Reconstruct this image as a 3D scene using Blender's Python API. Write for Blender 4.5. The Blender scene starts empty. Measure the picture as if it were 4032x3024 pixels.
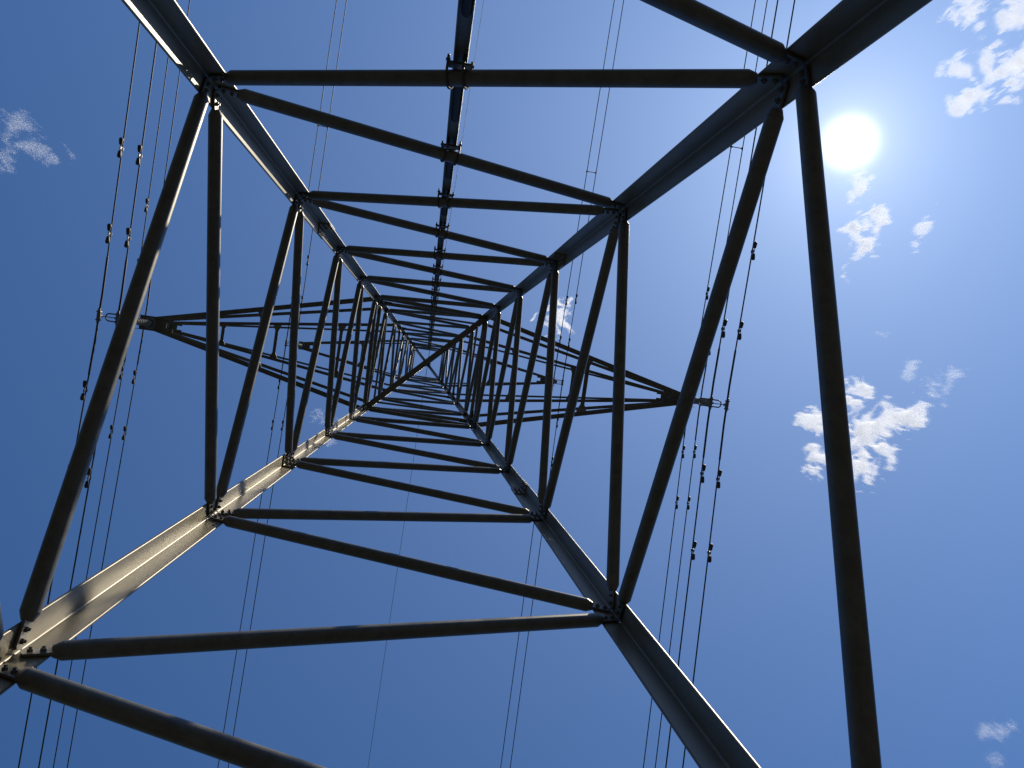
import bpy, math, random
from mathutils import Vector, Matrix
random.seed(7)
sc = bpy.context.scene
col = sc.collection
H0 = 1.5                                   # eye height of the photographer

# ------------------------------------------------------------------ camera
# plan coordinates used below: x across the line, y along the line, z above the eye;
# Wv() turns them into Blender coordinates (y flipped, ground at z = 0)
def Wv(p):
    return Vector((p[0], -p[1], p[2] + H0))
RC = ((0.98472, 0.14069, -0.10266), (-0.13896, 0.99001, 0.02384), (0.10499, -0.00921, 0.99443))
CAM = (0.0567, -0.0381, 0.0)
FPX = 3200.0
def wd(v): return Vector((v[0], -v[1], v[2]))
cam_d = bpy.data.cameras.new("camera"); cam = bpy.data.objects.new("camera", cam_d); col.objects.link(cam)
r_, u_, f_ = wd(RC[0]), wd(RC[1]), wd(RC[2])
m = Matrix((r_, u_, -f_)).transposed().to_4x4(); m.translation = Wv(CAM); cam.matrix_world = m
cam_d.sensor_width = 36.0; cam_d.lens = 36.0 * FPX / 4032.0
cam_d.clip_start = 0.05; cam_d.clip_end = 30000
sc.camera = cam

# ------------------------------------------------------------------ sky and sun
SUN = wd((0.493, 0.358, 1.0)).normalized()
EL = math.asin(SUN.z); AZ = math.atan2(SUN.x, SUN.y)
world = bpy.data.worlds.new("World"); sc.world = world; world.use_nodes = True
nt = world.node_tree; nt.nodes.clear()
def N(t, kind, **kw):
    n = t.nodes.new(kind)
    for k, v in kw.items():
        if k.startswith('i_'): n.inputs[k[2:].replace('_', ' ')].default_value = v
        else: setattr(n, k, v)
    return n
def mth(t, op, a, b=None, c=None, clamp=False):
    n = t.nodes.new('ShaderNodeMath'); n.operation = op; n.use_clamp = clamp
    for i, v in enumerate((a, b, c)):
        if v is None: continue
        if isinstance(v, (int, float)): n.inputs[i].default_value = v
        else: t.links.new(v, n.inputs[i])
    return n.outputs[0]
SKY_STRENGTH = 0.107
sky = N(nt, 'ShaderNodeTexSky', sky_type='NISHITA', sun_disc=False)
sky.sun_elevation = EL; sky.sun_rotation = AZ
sky.altitude = 100; sky.air_density = 1.0; sky.dust_density = 0.1; sky.ozone_density = 1.0
bg = N(nt, 'ShaderNodeBackground'); bg.inputs['Strength'].default_value = SKY_STRENGTH
wb = N(nt, 'ShaderNodeMixRGB', blend_type='MULTIPLY'); wb.inputs['Fac'].default_value = 1.0
wb.inputs['Color2'].default_value = (0.265, 0.64, 1.01, 1)       # the phone's white balance on the blue
nt.links.new(sky.outputs[0], wb.inputs['Color1']); nt.links.new(wb.outputs[0], bg.inputs['Color'])
# the bright solar disc with its aureole, part of the sky
tc = N(nt, 'ShaderNodeTexCoord')
dot = N(nt, 'ShaderNodeVectorMath', operation='DOT_PRODUCT'); dot.inputs[1].default_value = SUN
nt.links.new(tc.outputs['Generated'], dot.inputs[0])
ang = mth(nt, 'ARCCOSINE', mth(nt, 'MINIMUM', dot.outputs['Value'], 0.9999999))
core = mth(nt, 'MULTIPLY', mth(nt, 'EXPONENT', mth(nt, 'MULTIPLY', mth(nt, 'POWER', mth(nt, 'DIVIDE', ang, math.radians(1.02)), 2.0), -1.0)), 4.0)
halo1 = mth(nt, 'MULTIPLY', mth(nt, 'EXPONENT', mth(nt, 'DIVIDE', ang, -math.radians(2.8))), 0.42)
halo2 = mth(nt, 'MULTIPLY', mth(nt, 'EXPONENT', mth(nt, 'DIVIDE', ang, -math.radians(21.0))), 0.46)
e1 = N(nt, 'ShaderNodeEmission'); e1.inputs['Color'].default_value = (1, 0.98, 0.94, 1)
nt.links.new(mth(nt, 'ADD', core, halo1), e1.inputs['Strength'])
e2 = N(nt, 'ShaderNodeEmission'); e2.inputs['Color'].default_value = (0.84, 0.93, 1.12, 1)
nt.links.new(halo2, e2.inputs['Strength'])
a1 = N(nt, 'ShaderNodeAddShader'); a2 = N(nt, 'ShaderNodeAddShader')
nt.links.new(bg.outputs[0], a1.inputs[0]); nt.links.new(e1.outputs[0], a1.inputs[1])
nt.links.new(a1.outputs[0], a2.inputs[0]); nt.links.new(e2.outputs[0], a2.inputs[1])
wo = N(nt, 'ShaderNodeOutputWorld'); nt.links.new(a2.outputs[0], wo.inputs['Surface'])

sd = bpy.data.lights.new("sun_lamp", 'SUN'); sd.energy = 5.0; sd.angle = math.radians(0.53); sd.color = (1.0, 0.885, 0.68)
so = bpy.data.objects.new("sun_lamp", sd); col.objects.link(so)
so.rotation_euler = SUN.to_track_quat('Z', 'Y').to_euler(); so.location = (60, 40, 120)
sc.view_settings.view_transform = 'Standard'; sc.view_settings.look = 'None'
sc.view_settings.exposure = 0.0; sc.view_settings.gamma = 1.0
sc.cycles.max_bounces = 8; sc.cycles.volume_bounces = 2; sc.cycles.volume_step_rate = 1.0

# ------------------------------------------------------------------ materials
def new_mat(name):
    mt = bpy.data.materials.new(name); mt.use_nodes = True; t = mt.node_tree
    return mt, t, t.nodes['Principled BSDF']
def metal(name, c1, c2, rough=0.5, met=0.2, scale=3.0, streak=6.0, bump=0.15, stain=None):
    mt, t, b = new_mat(name)
    tc = N(t, 'ShaderNodeTexCoord')
    mp = N(t, 'ShaderNodeMapping'); mp.inputs['Scale'].default_value = (streak, streak, 1.0)
    t.links.new(tc.outputs['Object'], mp.inputs['Vector'])
    n1 = N(t, 'ShaderNodeTexNoise', i_Scale=scale, i_Detail=6.0, i_Roughness=0.65)
    t.links.new(mp.outputs[0], n1.inputs['Vector'])
    n2 = N(t, 'ShaderNodeTexVoronoi', i_Scale=55.0); t.links.new(tc.outputs['Object'], n2.inputs['Vector'])
    r1 = N(t, 'ShaderNodeValToRGB'); r1.color_ramp.elements[0].position = 0.32; r1.color_ramp.elements[1].position = 0.7
    r1.color_ramp.elements[0].color = (*c1, 1); r1.color_ramp.elements[1].color = (*c2, 1)
    t.links.new(n1.outputs['Fac'], r1.inputs['Fac'])
    mx = N(t, 'ShaderNodeMixRGB', blend_type='MULTIPLY'); mx.inputs['Fac'].default_value = 0.12
    t.links.new(r1.outputs[0], mx.inputs['Color1']); t.links.new(n2.outputs['Color'], mx.inputs['Color2'])
    out = mx.outputs[0]
    if stain:
        n3 = N(t, 'ShaderNodeTexNoise', i_Scale=1.3, i_Detail=8.0, i_Roughness=0.7); t.links.new(tc.outputs['Object'], n3.inputs['Vector'])
        r3 = N(t, 'ShaderNodeValToRGB'); r3.color_ramp.elements[0].position = 0.52; r3.color_ramp.elements[1].position = 0.72
        t.links.new(n3.outputs['Fac'], r3.inputs['Fac'])
        m3 = N(t, 'ShaderNodeMixRGB'); t.links.new(mth(t, 'MULTIPLY', r3.outputs[0], 0.6), m3.inputs['Fac'])
        t.links.new(out, m3.inputs['Color1']); m3.inputs['Color2'].default_value = (*stain, 1); out = m3.outputs[0]
    t.links.new(out, b.inputs['Base Color'])
    b.inputs['Metallic'].default_value = met
    rr = N(t, 'ShaderNodeMapRange'); rr.inputs['To Min'].default_value = rough - 0.07; rr.inputs['To Max'].default_value = rough + 0.09
    t.links.new(n1.outputs['Fac'], rr.inputs['Value']); t.links.new(rr.outputs[0], b.inputs['Roughness'])
    bp = N(t, 'ShaderNodeBump'); bp.inputs['Strength'].default_value = bump; bp.inputs['Distance'].default_value = 0.004
    n4 = N(t, 'ShaderNodeTexNoise', i_Scale=40.0, i_Detail=4.0); t.links.new(tc.outputs['Object'], n4.inputs['Vector'])
    t.links.new(n4.outputs['Fac'], bp.inputs['Height']); t.links.new(bp.outputs[0], b.inputs['Normal'])
    return mt
M_LEG = metal('galvanised_leg_steel', (0.150, 0.128, 0.082), (0.220, 0.188, 0.124), 0.42, 0.10, 2.2, 5.0, 0.02, stain=(0.14, 0.105, 0.065))
M_TUBE = metal('galvanised_tube_steel', (0.100, 0.099, 0.095), (0.155, 0.153, 0.146), 0.42, 0.2, 3.0, 4.0, 0.06)
M_BOLT = metal('dark_bolt_steel', (0.07, 0.065, 0.06), (0.13, 0.12, 0.11), 0.5, 0.4, 20.0, 1.0)
M_RAIL = metal('rail_steel', (0.15, 0.14, 0.12), (0.21, 0.20, 0.17), 0.45, 0.1, 4.0, 3.0)
M_RUB = metal('black_rubber', (0.015, 0.015, 0.016), (0.03, 0.03, 0.03), 0.7, 0.0, 10.0, 1.0)
M_WIRE = metal('weathered_aluminium', (0.05, 0.05, 0.055), (0.09, 0.09, 0.1), 0.6, 0.3, 30.0, 1.0)
M_ZINC = metal('damper_iron', (0.16, 0.16, 0.155), (0.24, 0.24, 0.235), 0.45, 0.35, 15.0, 1.0)
M_DAMP = metal('dark_cast_iron', (0.045, 0.046, 0.045), (0.085, 0.086, 0.085), 0.5, 0.2, 15.0, 1.0)
M_POLY = metal('grey_polymer', (0.23, 0.24, 0.25), (0.30, 0.31, 0.32), 0.55, 0.0, 12.0, 1.0)
M_CONC = metal('footing_concrete', (0.30, 0.29, 0.27), (0.42, 0.41, 0.38), 0.9, 0.0, 3.0, 1.0)

# ------------------------------------------------------------------ mesh helpers
def lerp(a, b, t): return a + (b - a) * t
class MB:
    def __init__(s): s.v = []; s.f = []; s.sm = []
    def add(s, vs, fs, smooth=False):
        o = len(s.v); s.v += [tuple(p) for p in vs]
        for f in fs: s.f.append(tuple(i + o for i in f)); s.sm.append(smooth)
    def loft(s, rings, smooth=False, caps=True, capsmooth=False):
        n = len(rings[0]); vs = [p for r in rings for p in r]; fs = []
        for k in range(len(rings) - 1):
            for i in range(n):
                j = (i + 1) % n; fs.append((k*n + i, k*n + j, (k+1)*n + j, (k+1)*n + i))
        s.add(vs, fs, smooth)
        if caps:
            s.add(rings[0], [tuple(range(n))[::-1]]); s.add(rings[-1], [tuple(range(n))])
    def tube(s, pts, rad, n=14, smooth=True):
        pts = [Vector(p) for p in pts]
        rad = rad if isinstance(rad, (list, tuple)) else [rad] * len(pts)
        rings = []; prev = None
        for i, p in enumerate(pts):
            a = pts[max(i-1, 0)]; b = pts[min(i+1, len(pts)-1)]
            d = (b - a)
            if d.length < 1e-9: d = pts[-1] - pts[0]
            d.normalize()
            if prev is None:
                u = d.orthogonal().normalized()
            else:
                u = (prev - d * prev.dot(d)).normalized()
            prev = u; v = d.cross(u)
            rings.append([p + (u*math.cos(t) + v*math.sin(t)) * rad[i] for t in (2*math.pi*k/n for k in range(n))])
        s.loft(rings, smooth)
    def box(s, c, ex, ey, ez):
        c, ex, ey, ez = Vector(c), Vector(ex), Vector(ey), Vector(ez)
        vs = [c + ex*a + ey*b + ez*d for a in (-.5, .5) for b in (-.5, .5) for d in (-.5, .5)]
        s.add(vs, [(0,1,3,2), (4,6,7,5), (0,4,5,1), (2,3,7,6), (0,2,6,4), (1,5,7,3)])
    def prism(s, poly, off):
        off = Vector(off); n = len(poly); a = [Vector(p) - off/2 for p in poly]; b = [Vector(p) + off/2 for p in poly]
        s.loft([a, b])
    def angle(s, pts, u, v, L, t, fillet=0.012, smooth=False):
        """equal-leg angle swept along pts, heel on pts, flanges along u and v"""
        u, v = Vector(u).normalized(), Vector(v).normalized(); r = fillet; q = t * 0.42
        arc = lambda cx, cy, rad, a0, a1, n: [(cx + rad*math.cos(math.radians(lerp(a0, a1, k/n))), cy + rad*math.sin(math.radians(lerp(a0, a1, k/n)))) for k in range(n + 1)]
        prof = ([(0, 0)] + arc(L - q, q, q, -90, 0, 4) + arc(L - q, t - q, q, 0, 90, 4) + arc(t + r, t + r, r, 270, 180, 5)
                + arc(t - q, L - q, q, 0, 90, 4) + arc(q, L - q, q, 90, 180, 4))
        n = len(prof); rings = [[Vector(p) + u*a + v*b for a, b in prof] for p in pts]
        s.loft(rings, True)
    def hexbolt(s, c, ax, r=0.013, h=0.014, stud=0.012):
        c, ax = Vector(c), Vector(ax).normalized()
        u = ax.orthogonal().normalized(); w = ax.cross(u)
        s.loft([[c + ax*z + (u*math.cos(k*math.pi/3) + w*math.sin(k*math.pi/3))*r for k in range(6)] for z in (0, h)])
        s.loft([[c + ax*z + (u*math.cos(k*math.pi/4) + w*math.sin(k*math.pi/4))*r*0.55 for k in range(8)] for z in (h, h + stud)])
    def torus(s, c, a, b, r, n=20, k=8, stretch=Vector((0,0,0))):
        """ring of centreline c + a cos + b sin, stretched into a race track along stretch"""
        c, a, b = Vector(c), Vector(a), Vector(b); ax = a.cross(b).normalized(); rings = []
        for i in range(n):
            t = 2*math.pi*i/n; rd = (a*math.cos(t) + b*math.sin(t)); o = stretch * (0.5 if math.cos(t) >= 0 else -0.5)
            e = rd.normalized(); rings.append([c + rd + o + (e*math.cos(2*math.pi*j/k) + ax*math.sin(2*math.pi*j/k))*r for j in range(k)])
        vs = [p for q in rings for p in q]; fs = []
        for i in range(n):
            for j in range(k):
                fs.append((i*k + j, ((i+1) % n)*k + j, ((i+1) % n)*k + (j+1) % k, i*k + (j+1) % k))
        s.add(vs, fs, True)
    def build(s, name, mat, parent=None, origin=None):
        me = bpy.data.meshes.new(name)
        o0 = Wv(origin) if origin is not None else Vector((0, 0, 0))
        pv = parent.matrix_world.translation if parent else Vector((0, 0, 0))
        me.from_pydata([tuple(Wv(p) - o0) for p in s.v], [], [f[::-1] for f in s.f])
        import bmesh
        bm = bmesh.new(); bm.from_mesh(me); bmesh.ops.recalc_face_normals(bm, faces=bm.faces); bm.to_mesh(me); bm.free()
        me.polygons.foreach_set('use_smooth', s.sm); me.update()
        if any(s.sm): me.set_sharp_from_angle(angle=math.radians(32))
        me.materials.append(mat)
        o = bpy.data.objects.new(name, me); col.objects.link(o)
        o.matrix_world = Matrix.Translation(o0)
        if parent:
            o.parent = parent; o.matrix_basis = Matrix.Translation(o0 - pv); o.matrix_world = Matrix.Translation(o0)
        return o
def tag(o, label, cat, group=None, kind=None):
    if label: o['label'] = label
    if cat: o['category'] = cat
    if group: o['group'] = group
    if kind: o['kind'] = kind
    return o
def empty(name, p):
    o = bpy.data.objects.new(name, None); col.objects.link(o); o.location = Wv(p); o.matrix_world = Matrix.Translation(Wv(p)); o.empty_display_size = 0.3
    return o

# ------------------------------------------------------------------ ground
gm, t, b = new_mat('grass_ground')
tc = N(t, 'ShaderNodeTexCoord'); n1 = N(t, 'ShaderNodeTexNoise', i_Scale=0.35, i_Detail=10.0, i_Roughness=0.7); t.links.new(tc.outputs['Object'], n1.inputs['Vector'])
rp = N(t, 'ShaderNodeValToRGB'); rp.color_ramp.elements[0].color = (0.011, 0.013, 0.013, 1); rp.color_ramp.elements[1].color = (0.023, 0.024, 0.023, 1)
rp.color_ramp.elements[0].position = 0.35; rp.color_ramp.elements[1].position = 0.7
t.links.new(n1.outputs['Fac'], rp.inputs['Fac']); t.links.new(rp.outputs[0], b.inputs['Base Color']); b.inputs['Roughness'].default_value = 0.95
g = MB(); gn = 64; R0 = 4000.0
ringr = [0, 3, 8, 20, 60, 200, 800, R0]; gv = [(0, 0, -H0)]; gf = []
for k, rr in enumerate(ringr[1:]):
    for i in range(gn):
        a = 2*math.pi*i/gn
        dz = 0.0 if rr < 10 else (math.sin(a*3 + rr) * 0.01 * min(rr, 200) * 0.3 - 0.2)
        gv.append((rr*math.cos(a), rr*math.sin(a), -H0 + dz))
for i in range(gn):
    gf.append((0, 1 + i, 1 + (i+1) % gn))
for k in range(len(ringr) - 2):
    for i in range(gn):
        a = 1 + k*gn; gf.append((a + i, a + gn + i, a + gn + (i+1) % gn, a + (i+1) % gn))
g.add(gv, gf, True)
tag(g.build('ground', gm), 'dark green grass ground under the tower', 'ground', kind='structure')

# ring of dark slopes added out of view, to block light from the low sky
hm, t, b = new_mat('sky_block_hill')
tc = N(t, 'ShaderNodeTexCoord'); n1 = N(t, 'ShaderNodeTexNoise', i_Scale=0.12, i_Detail=8.0, i_Roughness=0.75); t.links.new(tc.outputs['Object'], n1.inputs['Vector'])
rp = N(t, 'ShaderNodeValToRGB'); rp.color_ramp.elements[0].color = (0.010, 0.016, 0.007, 1); rp.color_ramp.elements[1].color = (0.035, 0.045, 0.018, 1)
t.links.new(n1.outputs['Fac'], rp.inputs['Fac']); t.links.new(rp.outputs[0], b.inputs['Base Color']); b.inputs['Roughness'].default_value = 1.0
g = MB(); nr, na = 26, 120; gv = []; gf = []
for k in range(nr):
    q = k/(nr - 1); rr = 45 + 360*q**1.4
    for i in range(na):
        a = 2*math.pi*i/na; base = 150*q**0.9*(0.9 + 0.12*math.sin(3*a + 1) + 0.08*math.sin(7*a))
        gv.append((rr*math.cos(a), rr*math.sin(a), -H0 - 0.6 + base + (random.uniform(-3, 5) if k > 1 else 0)))
for k in range(nr - 1):
    for i in range(na): gf.append((k*na + i, k*na + (i+1) % na, (k+1)*na + (i+1) % na, (k+1)*na + i))
g.add(gv, gf, True)
tag(g.build('sky_blocking_hills', hm), 'dark ring of slopes out of view, added to block the low sky', 'sky_blocking_hills', kind='structure')

# ------------------------------------------------------------------ the tower
Z_LOW, Z_LT, Z_MID, Z_MT, Z_UP, Z_UT, Z_TOP, Z_APEX = 18.65, 20.35, 25.8, 28.2, 32.9, 34.9, 37.5, 41.6
BRK = [(-H0, None), (Z_LOW, None), (Z_MID, 2.11), (Z_UP, 1.64), (Z_TOP, 1.46)]
def w_of(z):
    lo = lambda q: 3.1 * (1 - 0.01327 * (q - 5))
    if z <= Z_LOW: return lo(z)
    pts = [(Z_LOW, lo(Z_LOW))] + BRK[2:]
    for (z0, w0), (z1, w1) in zip(pts, pts[1:]):
        if z <= z1: return lerp(w0, w1, (z - z0) / (z1 - z0))
    return pts[-1][1]
SG = {'A': (-1, 1), 'B': (1, 1), 'C': (-1, -1), 'D': (1, -1)}
def heel(L, z, inset=0.0):
    h = w_of(z) / 2 - inset
    return Vector((SG[L][0]*h, SG[L][1]*h, z))
tower = empty('lattice_tower', (0, 0, -H0))
tag(tower, 'tall galvanised steel lattice transmission tower seen from inside its base, with three pairs of arms', 'transmission tower')

SPL = {'A': 9.75, 'B': 9.3, 'C': 9.55, 'D': 9.7}
def leg_section(L, z0, z1, Lf, t, inset, zs=()):
    mb = MB(); sx, sy = SG[L]
    pts = [heel(L, z, inset) for z in sorted({z0, z1, *[z for z in zs if z0 < z < z1]})]
    mb.angle(pts, (-sx, 0, 0), (0, -sy, 0), Lf, t)
    return mb
def flange_bolts(mb, L, z, inset, t, ns=(0.05, 0.10), dz=(0.05, 0.14, 0.23), sgn=1):
    sx, sy = SG[L]
    for q in dz:
        hp = heel(L, z + sgn*q, inset)
        for a in ns:
            mb.hexbolt(hp + Vector((-sx*a, -sy*t, 0)), (0, -sy, 0), 0.014)
            mb.hexbolt(hp + Vector((-sx*t, -sy*a, 0)), (-sx, 0, 0), 0.014)
for L in 'ABCD':
    s0 = SPL[L]
    m0 = leg_section(L, -H0 - 0.05, s0 + 0.42, 0.150, 0.018, 0.0)
    leg = m0.build('leg', M_LEG, tower)
    if L == 'C': leg['label'] = 'sunlit leg with bright flange edges and slanting shadows'
    m1 = leg_section(L, s0, 19.55, 0.132, 0.015, 0.0195, (Z_LOW,)); flange_bolts(m1, L, s0, 0.0195, 0.015, (0.055, 0.105)); m1.build('leg_section', M_LEG, leg)
    m2 = leg_section(L, 19.2, Z_TOP, 0.112, 0.012, 0.036, (Z_MID, Z_UP)); flange_bolts(m2, L, 19.2, 0.036, 0.012, (0.045, 0.085)); m2.build('leg_section', M_LEG, leg)
    # ridge of the peak
    a = heel(L, Z_TOP - 0.15, 0.05); sx, sy = SG[L]
    mb = MB(); mb.angle([a, Vector((sx*0.05, sy*0.05, Z_APEX))], (-sx, 0, 0), (0, -sy, 0), 0.10, 0.010); mb.build('peak_ridge', M_LEG, leg)
    # footing
    f = MB(); c = heel(L, -H0); f.tube([c + Vector((-sx*.05, -sy*.05, -0.6)), c + Vector((-sx*.05, -sy*.05, 0.22)), c + Vector((-sx*.05, -sy*.05, 0.25))], [0.34, 0.34, 0.31], 28, True)
    f.build('footing', M_CONC, tower)

FACES = {'AB': Vector((0, 1, 0)), 'AC': Vector((-1, 0, 0)), 'DB': Vector((1, 0, 0)), 'DC': Vector((0, -1, 0))}
def leg_inset(z): return 0.0 + 0.018 if z < 9.6 else (0.0195 + 0.015 if z < 19.3 else 0.036 + 0.012)
def leg_toe(z): return 0.150 if z < 9.6 else (0.152 if z < 19.3 else 0.148)
brace_count = [0]
rail_cross = []
def brace(name, La, za, Lb, zb, rad, face, sa=0.0, sb=0.0, bolts=2, depth=0.0):
    """round tube between two legs with a bolted knife plate at each end, lying on the flange's inner face"""
    n = FACES[face]; off = 0.012 + depth
    P = []
    for L, z, s in ((La, za, sa), (Lb, zb, sb)):
        h = heel(L, z + s); P.append(h - n * (leg_inset(z) + off))
    a, b = P; d = (b - a).normalized(); hor = abs(d.dot(Vector((1, 0, 0)) if abs(n.y) > .5 else Vector((0, 1, 0))))
    ca = (leg_toe(za) + 0.004) / hor; cb = (leg_toe(zb) + 0.004) / hor
    ta, tb = a + d*ca, b - d*cb
    mb = MB(); k = rad * 0.9
    mb.tube([ta + d*k, tb - d*k], rad, 24)
    for e0, e1 in ((ta, ta + d*k), (tb, tb - d*k)):       # crimped, chamfered ends
        mb.tube([e0, e1], [rad*0.60, rad], 24)
    o = mb.build(name, M_TUBE, tower)
    side = d.cross(n).normalized()
    for e, dd, cc in ((a, d, ca), (b, -d, cb)):
        pl = MB(); L0 = cc * 0.28; L1 = cc + 0.10; hw = rad * 0.78
        p0, p1 = e + dd*L0, e + dd*L1
        c0 = 0.35*hw
        pl.prism([p0 + side*(hw - c0), p0 + dd*c0 + side*hw, p1 + side*hw, p1 - side*hw, p0 + dd*c0 - side*hw, p0 - side*(hw - c0)], n * 0.012)
        for q in (0.30, 0.72)[:bolts]:
            pl.hexbolt(e + dd*lerp(L0, cc, q) - n*0.006, -n, 0.014, 0.012, 0.010)
        pl.build('end_plate', M_TUBE, o)
    if face == 'AB':
        tq = (0 - a.x) / (b.x - a.x); rail_cross.append((lerp(a, b, tq), d, rad))
    brace_count[0] += 1
    return o
ZA = [5.2135 + 3.08684*k for k in range(-2, 5)]     # nodes on legs A and D
ZA[1] = 2.0                                          # the panel nearest the ground is a little taller
ZB = [3.7263 + 3.08684*k for k in range(-1, 5)]     # nodes on legs B and C
PAIRS = (('A', 'B', 'AB'), ('A', 'C', 'AC'), ('D', 'B', 'DB'), ('D', 'C', 'DC'))
for (La, Lb, fc) in PAIRS:
    sq = [('a', z) for z in ZA] + [('b', z) for z in ZB]
    sq.sort(key=lambda q: q[1])
    sq.append(('b', Z_LOW + 0.05))
    up = [('b', Z_LOW + 0.05), ('a', Z_LT + 0.05), ('b', 22.0), ('a', 23.75), ('b', Z_MID + 0.05), ('a', Z_MT + 0.05), ('b', 29.1), ('a', 30.8),
          ('b', Z_UP + 0.05), ('a', Z_UT + 0.05), ('b', 36.0), ('a', Z_TOP - 0.15)]
    for i, (p, q) in enumerate(zip(sq + up[1:], (sq + up[1:])[1:])):
        if p[0] == q[0]: continue
        zz = (p[1] + q[1]) / 2
        rad = 0.0445 if zz < 19 else (0.038 if zz < 30 else 0.033)
        s = 0.135 if zz < 19 else 0.11                   # members that start low on A or D sit beside the other one at both joints
        (La_, z1), (Lb_, z2) = ((La, p[1]), (Lb, q[1])) if p[0] == 'a' else ((La, q[1]), (Lb, p[1]))
        sa = s if p[0] == 'a' else 0.0
        sb = -s if p[0] == 'a' else 0.0
        brace('diagonal_brace', La_, z1, Lb_, z2, rad, fc, sa, sb)
    for z, r in ((Z_LOW - 0.02, 0.042), (Z_LT - 0.12, 0.026), (Z_MID - 0.02, 0.036), (Z_MT - 0.12, 0.024), (Z_UP - 0.02, 0.033), (Z_UT - 0.12, 0.022), (Z_TOP, 0.03)):
        brace('horizontal_strut', La, z, Lb, z, r, fc, depth=0.03)

# plan bracing and gusset plates of the arm frames
for z, Lf, gs in ((Z_LOW, 0.125, 0.34), (Z_MID, 0.10, 0.28), (Z_UP, 0.09, 0.24)):
    a, b = heel('C', z - 0.13, 0.10), heel('B', z - 0.13, 0.10); d = (b - a).normalized(); sd_ = Vector((-d.y, d.x, 0))
    mb = MB(); mb.angle([a - sd_*Lf/2, b - sd_*Lf/2], sd_, (0, 0, 1), Lf, 0.009); o = mb.build('plan_brace', M_TUBE, tower)
    for L in 'ABCD':
        sx, sy = SG[L]; h = heel(L, z); i0 = leg_inset(z - 0.3) + 0.006
        gp = MB()
        for ax, other in ((Vector((1, 0, 0)) * -sx, Vector((0, 1, 0)) * -sy), (Vector((0, 1, 0)) * -sy, Vector((1, 0, 0)) * -sx)):
            base = h + other * i0
            up = Vector((0, 0, 1))
            gp.prism([base + ax*0.03 - up*gs*.9, base + ax*0.16 - up*gs*.9, base + ax*gs - up*gs*.35, base + ax*gs + up*gs*.35, base + ax*0.16 + up*gs*.9, base + ax*0.03 + up*gs*.9], other * 0.010)
            for q in (-0.55, -0.2, 0.2, 0.55):
                gp.hexbolt(base + ax*0.10 + up*gs*q + other*0.005, other, 0.015)
        gp.build('gusset_plate', M_TUBE, tower)

# ---------------------------------------------------------------- cross arms (+x and -x)
ARMS = {'lower': (Z_LOW, Z_LT, 6.02, (3.73,), 0.108, 0.072), 'middle': (Z_MID, Z_MT, 7.93, (2.75, 4.7, 6.3), 0.092, 0.062), 'upper': (Z_UP, Z_UT, 4.93, (2.6,), 0.085, 0.055)}
def cross_arm(key, sgn):
    z, zt, xt, struts, Lc, Lt = ARMS[key]
    arm = empty('cross_arm', (sgn*w_of(z)/2, 0, z)); arm.parent = tower
    arm.matrix_basis = Matrix.Translation(Wv((sgn*w_of(z)/2, 0, z)) - Wv((0, 0, -H0))); arm.matrix_world = Matrix.Translation(Wv((sgn*w_of(z)/2, 0, z)))
    tipw = 0.15
    for sy in (1, -1):
        a = Vector((sgn*(w_of(z)/2 - 0.05), sy*(w_of(z)/2 + 0.024), z - (0.62 if sgn*sy < 0 else 0.25))); b = Vector((sgn*(xt + 0.02), sy*tipw, z))
        mb = MB(); mb.angle([a, b], (0, -sy, 0), (0, 0, 1), Lc, 0.010)
        mb.build('lower_chord', M_TUBE, arm)
        a2 = Vector((sgn*(w_of(zt)/2 - 0.04), sy*(w_of(zt)/2 + 0.004), zt)); b2 = Vector((sgn*(xt - 0.05), sy*(tipw - 0.02), z + 0.16))
        mb = MB(); mb.angle([a2, b2], (0, -sy, 0), (0, 0, -1), Lt, 0.008)
        mb.build('tie_member', M_TUBE, arm)
    x0 = w_of(z)/2; y0 = w_of(z)/2
    for xs in struts:
        yy = lerp(y0, tipw, (xs - x0) / (xt - x0)) - 0.02
        mb = MB()
        # dog-bone strut: flat bar widening into gussets at both chords
        hw = 0.048; gw = 0.125; gl = min(0.22, yy*0.45)
        poly = []
        for sy in (1, -1):
            for (dx, dy) in ((gw, 0.0), (gw*0.9, gl*0.35), (hw, gl)) if sy == 1 else ((hw, gl), (gw*0.9, gl*0.35), (gw, 0.0)):
                poly.append(Vector((sgn*(xs + dx), sy*(yy - dy), z + 0.018)))
        for sy in (-1, 1):
            for (dx, dy) in ((gw, 0.0), (gw*0.9, gl*0.35), (hw, gl)) if sy == -1 else ((hw, gl), (gw*0.9, gl*0.35), (gw, 0.0)):
                poly.append(Vector((sgn*(xs - dx), sy*(yy - dy), z + 0.018)))
        mb.prism(poly, (0, 0, 0.012))
        mb.build('strut', M_TUBE, arm)
    tp = MB()
    # tip: two side plates, a bottom plate with a notch and bolts
    xi, xo = xt - 0.42, xt + (0.30 if key != 'upper' else 0.16)
    tp.prism([Vector((sgn*xi, 0.185, z - 0.012)), Vector((sgn*(xt + .02), 0.15, z - 0.012)), Vector((sgn*xo, 0.15, z - 0.012)), Vector((sgn*xo, -0.15, z - 0.012)), Vector((sgn*(xt + .02), -0.15, z - 0.012)), Vector((sgn*xi, -0.185, z - 0.012)),
              Vector((sgn*xi, -0.06, z - 0.012)), Vector((sgn*(xi + 0.14), -0.06, z - 0.012)), Vector((sgn*(xi + 0.14), 0.06, z - 0.012)), Vector((sgn*xi, 0.06, z - 0.012))], (0, 0, 0.012))
    for sy in (1, -1):
        tp.box((sgn*(xt + 0.1), sy*0.155, z + 0.08), (0.55, 0, 0), (0, 0.010, 0), (0, 0, 0.2))
        for k in range(5):
            tp.hexbolt((sgn*(xi + 0.02 + 0.08*k), sy*(0.135 - 0.006*k), z - 0.018), (0, 0, -1), 0.015)
    tp.build('tip_plate', M_TUBE, arm)
    return arm
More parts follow.
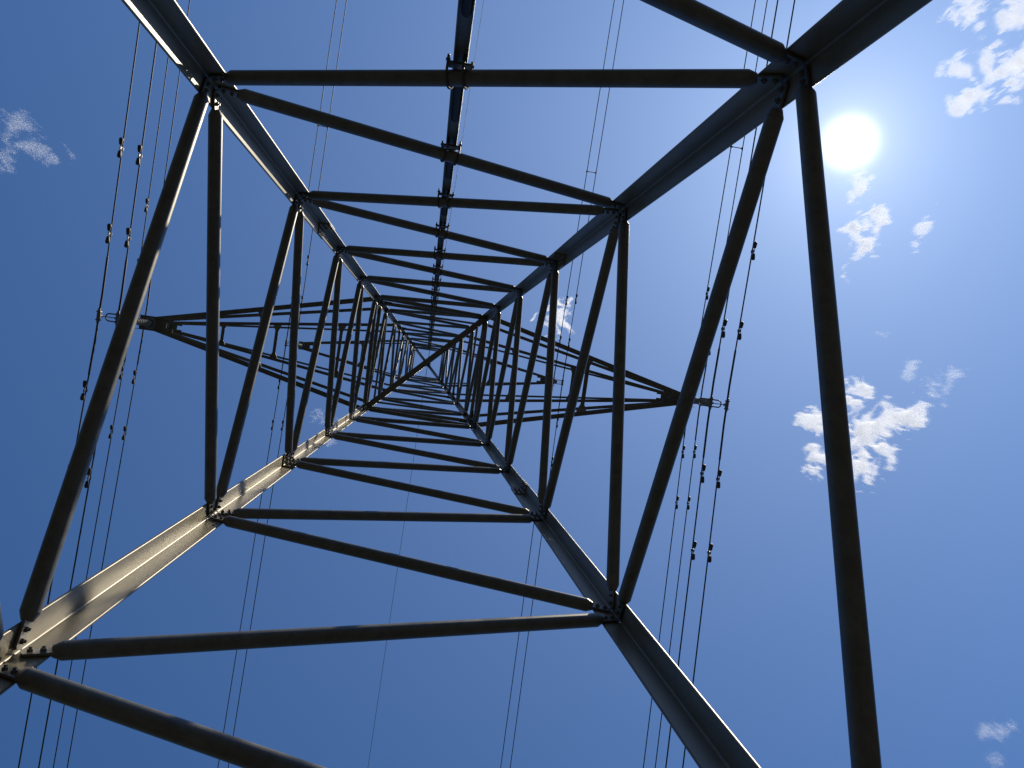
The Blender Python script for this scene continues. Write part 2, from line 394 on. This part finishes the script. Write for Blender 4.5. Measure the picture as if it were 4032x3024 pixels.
for key in ARMS:
    for sgn in (-1, 1):
        a = cross_arm(key, sgn)

# peak cap
pk = MB(); pk.box((0, 0, Z_APEX + 0.02), (0.26, 0, 0), (0, 0.26, 0), (0, 0, 0.02)); pk.box((0.13, -0.02, Z_APEX - 0.10), (0.10, 0, 0), (0, 0.14, 0), (0, 0, 0.16))
pk.tube([(0.03, 0, Z_APEX - 0.30), (0.03, 0, Z_APEX)], 0.03, 10)
pk.build('peak_cap', M_TUBE, tower)

# ---------------------------------------------------------------- climbing rail on the outside of the A-B face
rail_cross.sort(key=lambda q: q[0].z)
def railp(z, out=0.0): return Vector((0.0, w_of(z)/2 - leg_inset(z) - 0.012 + 0.075 + out, z))
rl = MB(); zs = [-0.6, 5, 9.6, 14, Z_LOW, Z_MID, Z_UP, Z_TOP - 0.4]
def chan(mb, zs, wd_, dp, t):
    prof = [(-wd_/2, 0), (-wd_/2, dp), (wd_/2, dp), (wd_/2, 0), (wd_/2 - t, 0), (wd_/2 - t, dp - t), (-wd_/2 + t, dp - t), (-wd_/2 + t, 0)]
    rings = [[railp(z) + Vector((a, b, 0)) for a, b in prof] for z in zs]
    n = 8; 
    vs = [p for r in rings for p in r]; fs = []
    for k in range(len(rings) - 1):
        for i in range(n):
            j = (i+1) % n; fs.append((k*n + i, k*n + j, (k+1)*n + j, (k+1)*n + i))
    for base in (0, (len(rings)-1)*n):
        fs += [(base, base+1, base+6, base+7), (base+1, base+2, base+5, base+6), (base+2, base+3, base+4, base+5)]
    mb.add(vs, fs)
chan(rl, zs, 0.078, 0.045, 0.006)
rail = rl.build('climbing_rail', M_RAIL, tower)
rail['label'] = 'slim climbing rail clamped up the outside of the sun side face'
for i, (p, d, rad) in enumerate(rail_cross):
    if p.z > Z_TOP - 0.8 or p.z < -0.5: continue
    cl = MB(); y1 = railp(p.z).y
    cl.box((0, y1 - 0.006, p.z), (0.128, 0, 0), (0, 0.012, 0), (0, 0, 0.080))
    n = Vector((0, 1, 0)); side = d
    for s in (-0.048, 0.048):
        base = p + d*s; upv = Vector((0, 0, 1)); upv = (upv - d*d.z).normalized(); pts = []
        r2 = rad + 0.008
        pts.append(Vector((base + upv*r2).to_tuple())); pts[0].y = y1 + 0.035
        for k in range(9):
            a = math.pi * k / 8; pts.append(base + upv*math.cos(a)*r2 - n*math.sin(a)*r2)
        e = base - upv*r2; e.y = y1 + 0.035; pts.append(e)
        cl.tube(pts, 0.0075, 8)
        for q in (pts[0], pts[-1]): cl.hexbolt(Vector((q.x, y1 + 0.001, q.z)), (0, 1, 0), 0.013, 0.014, 0.0)
    cl.build('rail_clamp', M_BOLT, rail)
    # toothed rubber insert lying in the channel between this clamp and the next one down
    if i > 0 and p.z < 14:
        zlo = rail_cross[i-1][0].z + 0.12; zhi = lerp(zlo, p.z, 0.62); ins = MB(); nk = int((zhi - zlo) / 0.02); pts = []; rr = []
        for k in range(nk + 1):
            z = lerp(zlo, zhi, k / max(nk, 1)); pts.append(railp(z) + Vector((0.004, 0.016, 0))); rr.append((0.021 if k % 2 else 0.027) * (0.5 if k in (0, nk) else 1))
        if nk > 3:
            ins.tube(pts, rr, 10); ins.build('toothed_insert', M_RUB, rail)

# ------------------------------------------------------------------ insulator strings, conductors, dampers, spacers
CL_DROP = 2.32
SLM, SLP = 0.085, 0.034            # slope of the wires on the -y and +y sides
def wire_xy(x0, z0, y):
    if y >= 0: return Vector((x0 + 0.0125*y, y, z0 - SLP*y + y*y*0.0002))
    return Vector((x0 + 0.0065*y, y, z0 + SLM*y + y*y*0.0002))
SIDE = {-1: 'left', 1: 'right'}
def add_conductor(name, x0, z0, rad, label, cat, group, ends=150, rod=1.15, rod_r=0.021):
    mb = MB(); ys = [-ends, -90, -60, -40, -25, -15, -8, -4, -1.5, -0.4, 0, 0.4, 1.5, 4, 8, 15, 25, 40, 60, 90, ends]
    mb.tube([wire_xy(x0, z0, y) - (Vector((0, 0, 0.03)) if y == 0 else Vector((0, 0, 0))) for y in ys], rad, 10)
    o = mb.build(name, M_WIRE, None, (x0, 0, z0)); tag(o, label, cat, group)
    if rod:
        m2 = MB(); yy = [-rod, -rod + 0.02, -0.4, 0, 0.4, rod - 0.02, rod]
        m2.tube([wire_xy(x0, z0, y) - (Vector((0, 0, 0.03)) if y == 0 else Vector((0, 0, 0))) for y in yy], [rad*1.02, rod_r, rod_r, rod_r, rod_r, rod_r, rad*1.02], 10)
        m2.build('armor_rod', M_WIRE, o)
    return o
damper_proto = None
def make_damper():
    root = empty('vibration_damper', (0, 0, -H0))
    mc = MB(); O = Vector((0, 0, -H0))
    mc.box(O + Vector((0, 0, -0.045)), (0.022, 0, 0), (0, 0.05, 0), (0, 0, 0.12)); mc.tube([O + Vector((-0.035, 0, -0.02)), O + Vector((0.035, 0, -0.02))], 0.012, 8)
    mc.tube([O + Vector((0, -0.03, 0.004)), O + Vector((0, 0.03, 0.004))], 0.026, 10)
    mc.build('clamp', M_ZINC, root)
    mm = MB(); mm.tube([O + Vector((0, -0.16, -0.115)), O + Vector((0, -0.08, -0.095)), O + Vector((0, 0.08, -0.095)), O + Vector((0, 0.16, -0.115))], 0.0075, 8); mm.build('messenger_cable', M_WIRE, root)
    for s in (-1, 1):
        w = MB(); pr = [(0.055, 0.0), (0.055, 0.026), (0.075, 0.030), (0.12, 0.036), (0.155, 0.040), (0.178, 0.034), (0.19, 0.018), (0.192, 0.0)]
        c = [O + Vector((0, s*a, -0.1 - 0.008*(a/0.19))) for a, r in pr]; w.tube(c, [max(r, 0.002) for a, r in pr], 14); w.build('weight', M_DAMP, root)
    return root
def copy_thing(src, mw):
    c = src.copy(); col.objects.link(c); c.matrix_world = mw
    for ch in src.children:
        k = ch.copy(); col.objects.link(k); k.parent = c
    return c
damper_proto = make_damper(); proto_used = False
spacer_proto = None
WIRES = []
for key, (z, zt, xt, st, _a, _b) in ARMS.items():
    for sgn in (-1, 1):
        side = SIDE[sgn]; zc = z - CL_DROP; zh = z - 0.10
        xh = sgn * xt; xc = sgn * (xt + 0.08)
        ins = empty('insulator_string', (xh, 0, zh))
        lab = {('lower', -1): 'grey polymer insulator hanging from the lower left arm tip, partly behind a tube', ('lower', 1): 'grey polymer insulator hanging from the lower right arm tip',
               ('middle', -1): 'grey insulator hanging from the middle left arm tip, seen just inside the lower one', ('middle', 1): 'grey insulator hanging from the middle right arm tip',
               ('upper', -1): 'small far insulator hanging from the short upper left arm', ('upper', 1): 'small far insulator hanging from the short upper right arm'}[(key, sgn)]
        tag(ins, lab, 'insulator', 'suspension insulators under the arm tips')
        lean = sgn * 0.0
        m_ = MB(); P = lambda q: Vector((lerp(xh, xc, q), 0, lerp(zh, zc + 0.28, q)))
        # shackle and end fittings
        m_.tube([P(-0.04), P(0.06)], 0.022, 10); m_.tube([P(0.05), P(0.09)], 0.030, 12); m_.build('top_fitting', M_ZINC, ins)
        m_ = MB(); pts = []; rr = []
        ns = 24
        for k in range(ns):
            q0 = lerp(0.09, 0.90, k / ns); dq = 0.81 / ns
            for a, r in ((0.0, 0.018), (0.30, 0.019), (0.55, 0.072 if k % 2 else 0.062), (0.66, 0.070 if k % 2 else 0.060), (0.8, 0.02)):
                pts.append(P(q0 + dq*a)); rr.append(r)
        m_.tube(pts, rr, 16, False); m_.build('insulator_rod', M_POLY, ins)
        m_ = MB(); m_.torus(P(0.08), (0.105, 0, 0), (0, 0.105, 0), 0.014, 24); m_.box(P(0.08), (0.20, 0, 0), (0, 0.02, 0), (0, 0, 0.012)); m_.build('top_ring', M_ZINC, ins)
        m_ = MB(); m_.torus(P(0.90) + Vector((0, 0, 0.02)), (0.075, 0, 0), (0, 0.075, 0), 0.014, 24, 8, Vector((0.36, 0, 0))); m_.box(P(0.90), (0.03, 0, 0), (0, 0.15, 0), (0, 0, 0.012)); m_.build('grading_ring', M_ZINC, ins)
        m_ = MB(); e = P(1.0)
        m_.prism([e + Vector((-0.21, 0, -0.17)), e + Vector((0.21, 0, -0.17)), e + Vector((0.20, 0, -0.10)), e + Vector((0.04, 0, 0.05)), e + Vector((-0.04, 0, 0.05)), e + Vector((-0.20, 0, -0.10))], (0, 0.016, 0))
        m_.tube([P(0.89), e + Vector((0, 0, 0.03))], 0.022, 10); m_.build('yoke_plate', M_ZINC, ins)
        for k in (-1, 1):
            m_ = MB(); c = Vector((xc + k*0.175, 0, zc))
            m_.tube([c + Vector((0, -0.14, -0.045)), c + Vector((0, -0.07, -0.035)), c + Vector((0, 0, -0.032)), c + Vector((0, 0.07, -0.035)), c + Vector((0, 0.14, -0.045))], [0.024, 0.036, 0.040, 0.036, 0.024], 10)
            m_.box(c + Vector((0, 0, 0.06)), (0.02, 0, 0), (0, 0.05, 0), (0, 0, 0.16))
            for y in (-0.08, 0.08):
                for x in (-0.035, 0.035): m_.hexbolt(c + Vector((x, y, -0.02)), (0, 0, -1), 0.014, 0.03, 0.03)
            m_.build('suspension_clamp', M_ZINC, ins)
        for k in (-1, 1):
            x0 = xc + k*0.175; pos = 'outer' if k*sgn > 0 else 'inner'
            o = add_conductor('conductor', x0, zc, 0.0145, f'{pos} wire of the two-wire bundle under the {key} {side} arm', 'power line', 'conductors of the six two-wire bundles')
            WIRES.append((key, sgn, pos, x0, zc))
for (key, sgn, pos, x0, zc) in WIRES:
    for y, where in ((1.58, 'first above'), (3.15, 'second above'), (-1.50, 'first below'), (-3.05, 'second below')):     # above or below in the photograph
        p = wire_xy(x0, zc, y + random.uniform(-0.06, 0.06)); sl = -SLP if y > 0 else SLM
        mw = Matrix.Translation(Wv(p)) @ Matrix.Rotation(-math.atan(sl), 4, 'X')
        if not proto_used: o = damper_proto; o.matrix_world = mw; proto_used = True
        else: o = copy_thing(damper_proto, mw)
        tag(o, f'dumbbell damper on the {pos} wire of the {key} {SIDE[sgn]} bundle, {where} its clamp', 'vibration damper', 'vibration dampers on the conductors')
def spacer(x0, zc, y, label):
    root = empty('bundle_spacer', wire_xy(x0, zc, y)); a, b = wire_xy(x0 - 0.175, zc, y), wire_xy(x0 + 0.175, zc, y)
    mb = MB(); mb.tube([a, lerp(a, b, .12), lerp(a, b, .2), lerp(a, b, .8), lerp(a, b, .88), b], [0.02, 0.02, 0.012, 0.012, 0.02, 0.02], 10); mb.build('spacer_bar', M_ZINC, root)
    for q in (a, b):
        mb = MB(); mb.tube([q + Vector((0, -0.04, 0)), q + Vector((0, -0.03, 0)), q + Vector((0, 0.03, 0)), q + Vector((0, 0.04, 0))], [0.02, 0.03, 0.03, 0.02], 12); mb.build('spacer_clamp', M_ZINC, root)
    tag(root, label, 'spacer', 'spacers holding wire pairs apart')
for key, ysp in (('middle', 7.55), ('upper', 8.0)):
    z, zt, xt, *_r = ARMS[key]
    for sgn in (-1, 1):
        spacer(sgn*(xt + 0.08), z - CL_DROP, ysp, f'thin spacer bar across the two wires under the {key} {SIDE[sgn]} arm')
gw = add_conductor('ground_wire', 0.03, Z_APEX - 0.33, 0.009, 'single thin shield wire crossing the sky through the tower peak', 'ground wire', None, rod=0.9, rod_r=0.014)
gc = empty('ground_wire_clamp', (0.03, 0, Z_APEX - 0.33)); mb = MB(); c = Vector((0.03, 0, Z_APEX - 0.33))
mb.tube([c + Vector((0, -0.13, -0.04)), c + Vector((0, 0, -0.03)), c + Vector((0, 0.13, -0.04))], [0.02, 0.045, 0.02], 10); mb.build('clamp_body', M_ZINC, gc)
mb = MB(); mb.tube([c, c + Vector((0, 0, 0.12))], 0.018, 8); mb.build('shackle', M_ZINC, gc); tag(gc, 'small dark clamp holding the shield wire under the tower peak', 'clamp')

# ------------------------------------------------------------------ clouds: real bodies of scattering vapour, high above
def pix_dir(px, py):
    """plan direction of a point of the photograph (2212 px wide frame), scaled to z = 1"""
    q = ((px*1.8228 - 2016)/FPX, (1512 - py*1.8228)/FPX, 1.0)
    d = [sum(RC[k][i]*q[k] for k in range(3)) for i in range(3)]
    return Vector((d[0]/d[2], d[1]/d[2], 1.0))
CH = 900.0
import numpy as np
from mathutils import noise as mnoise
M_CLOUD = bpy.data.materials.new('cloud_droplets'); M_CLOUD.use_nodes = True; t = M_CLOUD.node_tree; t.nodes.clear()
df = N(t, 'ShaderNodeBsdfDiffuse'); df.inputs['Color'].default_value = (0.92, 0.93, 0.95, 1); tl = N(t, 'ShaderNodeBsdfTranslucent'); tl.inputs['Color'].default_value = (0.99, 0.99, 0.99, 1)
cm = N(t, 'ShaderNodeMixShader'); cm.inputs['Fac'].default_value = 0.88; t.links.new(df.outputs[0], cm.inputs[1]); t.links.new(tl.outputs[0], cm.inputs[2])
tr = N(t, 'ShaderNodeBsdfTransparent'); cm2 = N(t, 'ShaderNodeMixShader'); cm2.inputs['Fac'].default_value = 0.40
t.links.new(tr.outputs[0], cm2.inputs[1]); t.links.new(cm.outputs[0], cm2.inputs[2])
co = N(t, 'ShaderNodeOutputMaterial'); t.links.new(cm2.outputs[0], co.inputs['Surface'])
sc.cycles.transparent_max_bounces = 32
FLK_V = np.array([(1, 0, 0.25), (0, 1, -0.2), (-1, 0, 0.25), (0, -1, -0.2)], float)      # a bent fleck, open so that light goes through it
FLK_F = [(0, 1, 2), (0, 2, 3)]
def cloud(blobs, dens, label, seed, thr=0.5, scale=1.0):
    """a cloud as a drift of many thousand tiny flecks of vapour; blobs: (px, py, radius x, radius y, turn) patches of it"""
    S = CH / 1755.0; nrng = np.random.RandomState(seed + 3); rng = random.Random(seed); off = Vector((seed*37.1, seed*11.7, seed*5.3))
    ctr = [pix_dir(b[0], b[1]) * CH for b in blobs]
    c0 = sum(ctr, Vector((0, 0, 0))) / len(ctr); B = []
    for (px, py, rx, ry, turn), c in zip(blobs, ctr):
        B.append((c.x - c0.x, c.y - c0.y, rx*S*1.38, ry*S*1.38, math.cos(math.radians(turn)), math.sin(math.radians(turn))))
    x0 = min(q[0] - max(q[2], q[3]) for q in B); x1 = max(q[0] + max(q[2], q[3]) for q in B)
    y0 = min(q[1] - max(q[2], q[3]) for q in B); y1 = max(q[1] + max(q[2], q[3]) for q in B)
    P = []; st = 0.9; nz = mnoise.noise; o2 = Vector((31.7, 5.1, 2.2)); o3 = Vector((3.3, 41.9, 8.8))
    for iy in range(int((y1 - y0)/st)):
        for ix in range(int((x1 - x0)/st)):
            x, y = x0 + ix*st, y0 + iy*st; acc = 0.0
            for (cx, cy, rx, ry, ca, sa) in B:
                dx, dy = x - cx, y - cy; l = math.hypot((dx*ca + dy*sa)/rx, (-dx*sa + dy*ca)/ry)
                if l < 1: acc = max(acc, 1 - l)
            if acc <= 0: continue
            q = Vector((x, y, 0)); w = q*0.022*scale + off
            wq = q + Vector((nz(w), nz(w + o2), 0))*17 + Vector((nz(w*3.1), nz(w*3.1 + o2), 0))*6
            f = mnoise.fractal(wq*0.030*scale + off, 0.55, 2.1, 6)
            rid = 1 - 2.2*abs(nz(wq*0.055*scale + o3 + off))
            k = 0.80*f + 0.30*rid + 0.80*acc - thr
            if k <= 0: continue
            k = min(k/0.55, 1.0); k = k*k*(3 - 2*k)
            h = nz(w*1.7 + o3)*9
            for _ in range(nrng.poisson(dens*5.6*k*st*st)):
                P.append((x + nrng.uniform(-.6, .6)*st, y + nrng.uniform(-.6, .6)*st, h + nrng.normal()*(1.5 + 4*k)))
    n = max(len(P), 1); P = P or [(0, 0, 0)]
    cen = np.array(P) * np.array([1, -1, 1]); r = 0.11 + 0.13*nrng.rand(n)**2
    rot = np.array([np.array(Matrix.Rotation(rng.uniform(0, 6.28), 3, 'Z') @ Matrix.Rotation(rng.uniform(-0.9, 0.9), 3, 'X') @ Matrix.Rotation(rng.uniform(0, 6.28), 3, 'Z')) for _ in range(64)])
    oc = np.einsum('nij,kj->nki', rot, FLK_V)
    vv = (oc[np.arange(n) % 64] * r[:, None, None] + cen[:, None, :]).reshape(-1, 3)
    ff = (np.array(FLK_F)[None] + (np.arange(n)*4)[:, None, None]).reshape(-1, 3)
    me = bpy.data.meshes.new('cloud'); me.vertices.add(n*4); me.vertices.foreach_set('co', vv.ravel())
    me.loops.add(n*6); me.loops.foreach_set('vertex_index', ff.ravel()); me.polygons.add(n*2)
    me.polygons.foreach_set('loop_start', np.arange(n*2)*3); me.update(calc_edges=True); me.validate(); me.materials.append(M_CLOUD)
    o = bpy.data.objects.new('cloud', me); col.objects.link(o); o.location = Wv(c0)
    print('cloud', label, n)
    tag(o, label, 'cloud', 'small scattered clouds')
    return o
cloud([(2090, 25, 58, 36, 20), (2180, 30, 50, 46, 0), (2180, 135, 62, 72, 40), (2125, 195, 54, 34, 25), (2075, 222, 30, 24, 0), (2065, 150, 34, 28, 0)], 17, 'ragged bright white cloud in the top right corner of the sky', 1, 0.47, 1.9)
cloud([(1857, 408, 22, 34, 0), (1882, 478, 36, 30, 30), (1848, 500, 26, 26, 0), (1868, 540, 30, 24, 10), (1826, 590, 16, 18, 0)], 17, 'broken white cloud flecks just below the sun', 2, 0.50, 2.2)
cloud([(2000, 485, 16, 42, -20), (1980, 528, 16, 14, 0)], 15, 'narrow upright white wisp to the right of the flecks below the sun', 3, 0.48, 2.2)
cloud([(1870, 935, 80, 66, 20), (1940, 900, 80, 36, 25), (1860, 1010, 52, 42, 0), (1765, 912, 38, 30, 0), (1765, 1000, 26, 34, 0), (1850, 865, 40, 44, 0)], 19, 'largest bright cloud, star shaped, behind the right hand tube', 4, 0.42, 1.7)
cloud([(2015, 835, 34, 42, 40), (1968, 795, 20, 26, 0), (2065, 800, 24, 14, 0)], 4, 'thin wisp above and right of the largest cloud', 5, 0.50, 2.0)
cloud([(45, 268, 36, 22, -10), (80, 318, 60, 24, -15), (10, 345, 24, 22, 0)], 2.4, 'pale wispy cloud near the left edge of the sky', 6, 0.50, 1.8)
cloud([(1205, 685, 38, 38, 30), (1178, 700, 24, 12, 0)], 15, 'small bright cloud between tubes near the tower centre', 7, 0.48, 1.6)
cloud([(2155, 1580, 36, 24, 20), (2148, 1642, 24, 14, 0), (2185, 1565, 22, 14, 0)], 2.6, 'faint wisp low in the right corner of the sky', 8, 0.50, 1.7)
cloud([(1898, 720, 20, 10, -10)], 3, 'tiny faint cloud speck alone right of the big tube', 9, 0.44, 1.8)
cloud([(712, 955, 20, 12, 20), (690, 900, 28, 14, 0)], 1.6, 'tiny pale wisp beside the sunlit tower leg', 10, 0.46, 1.7)
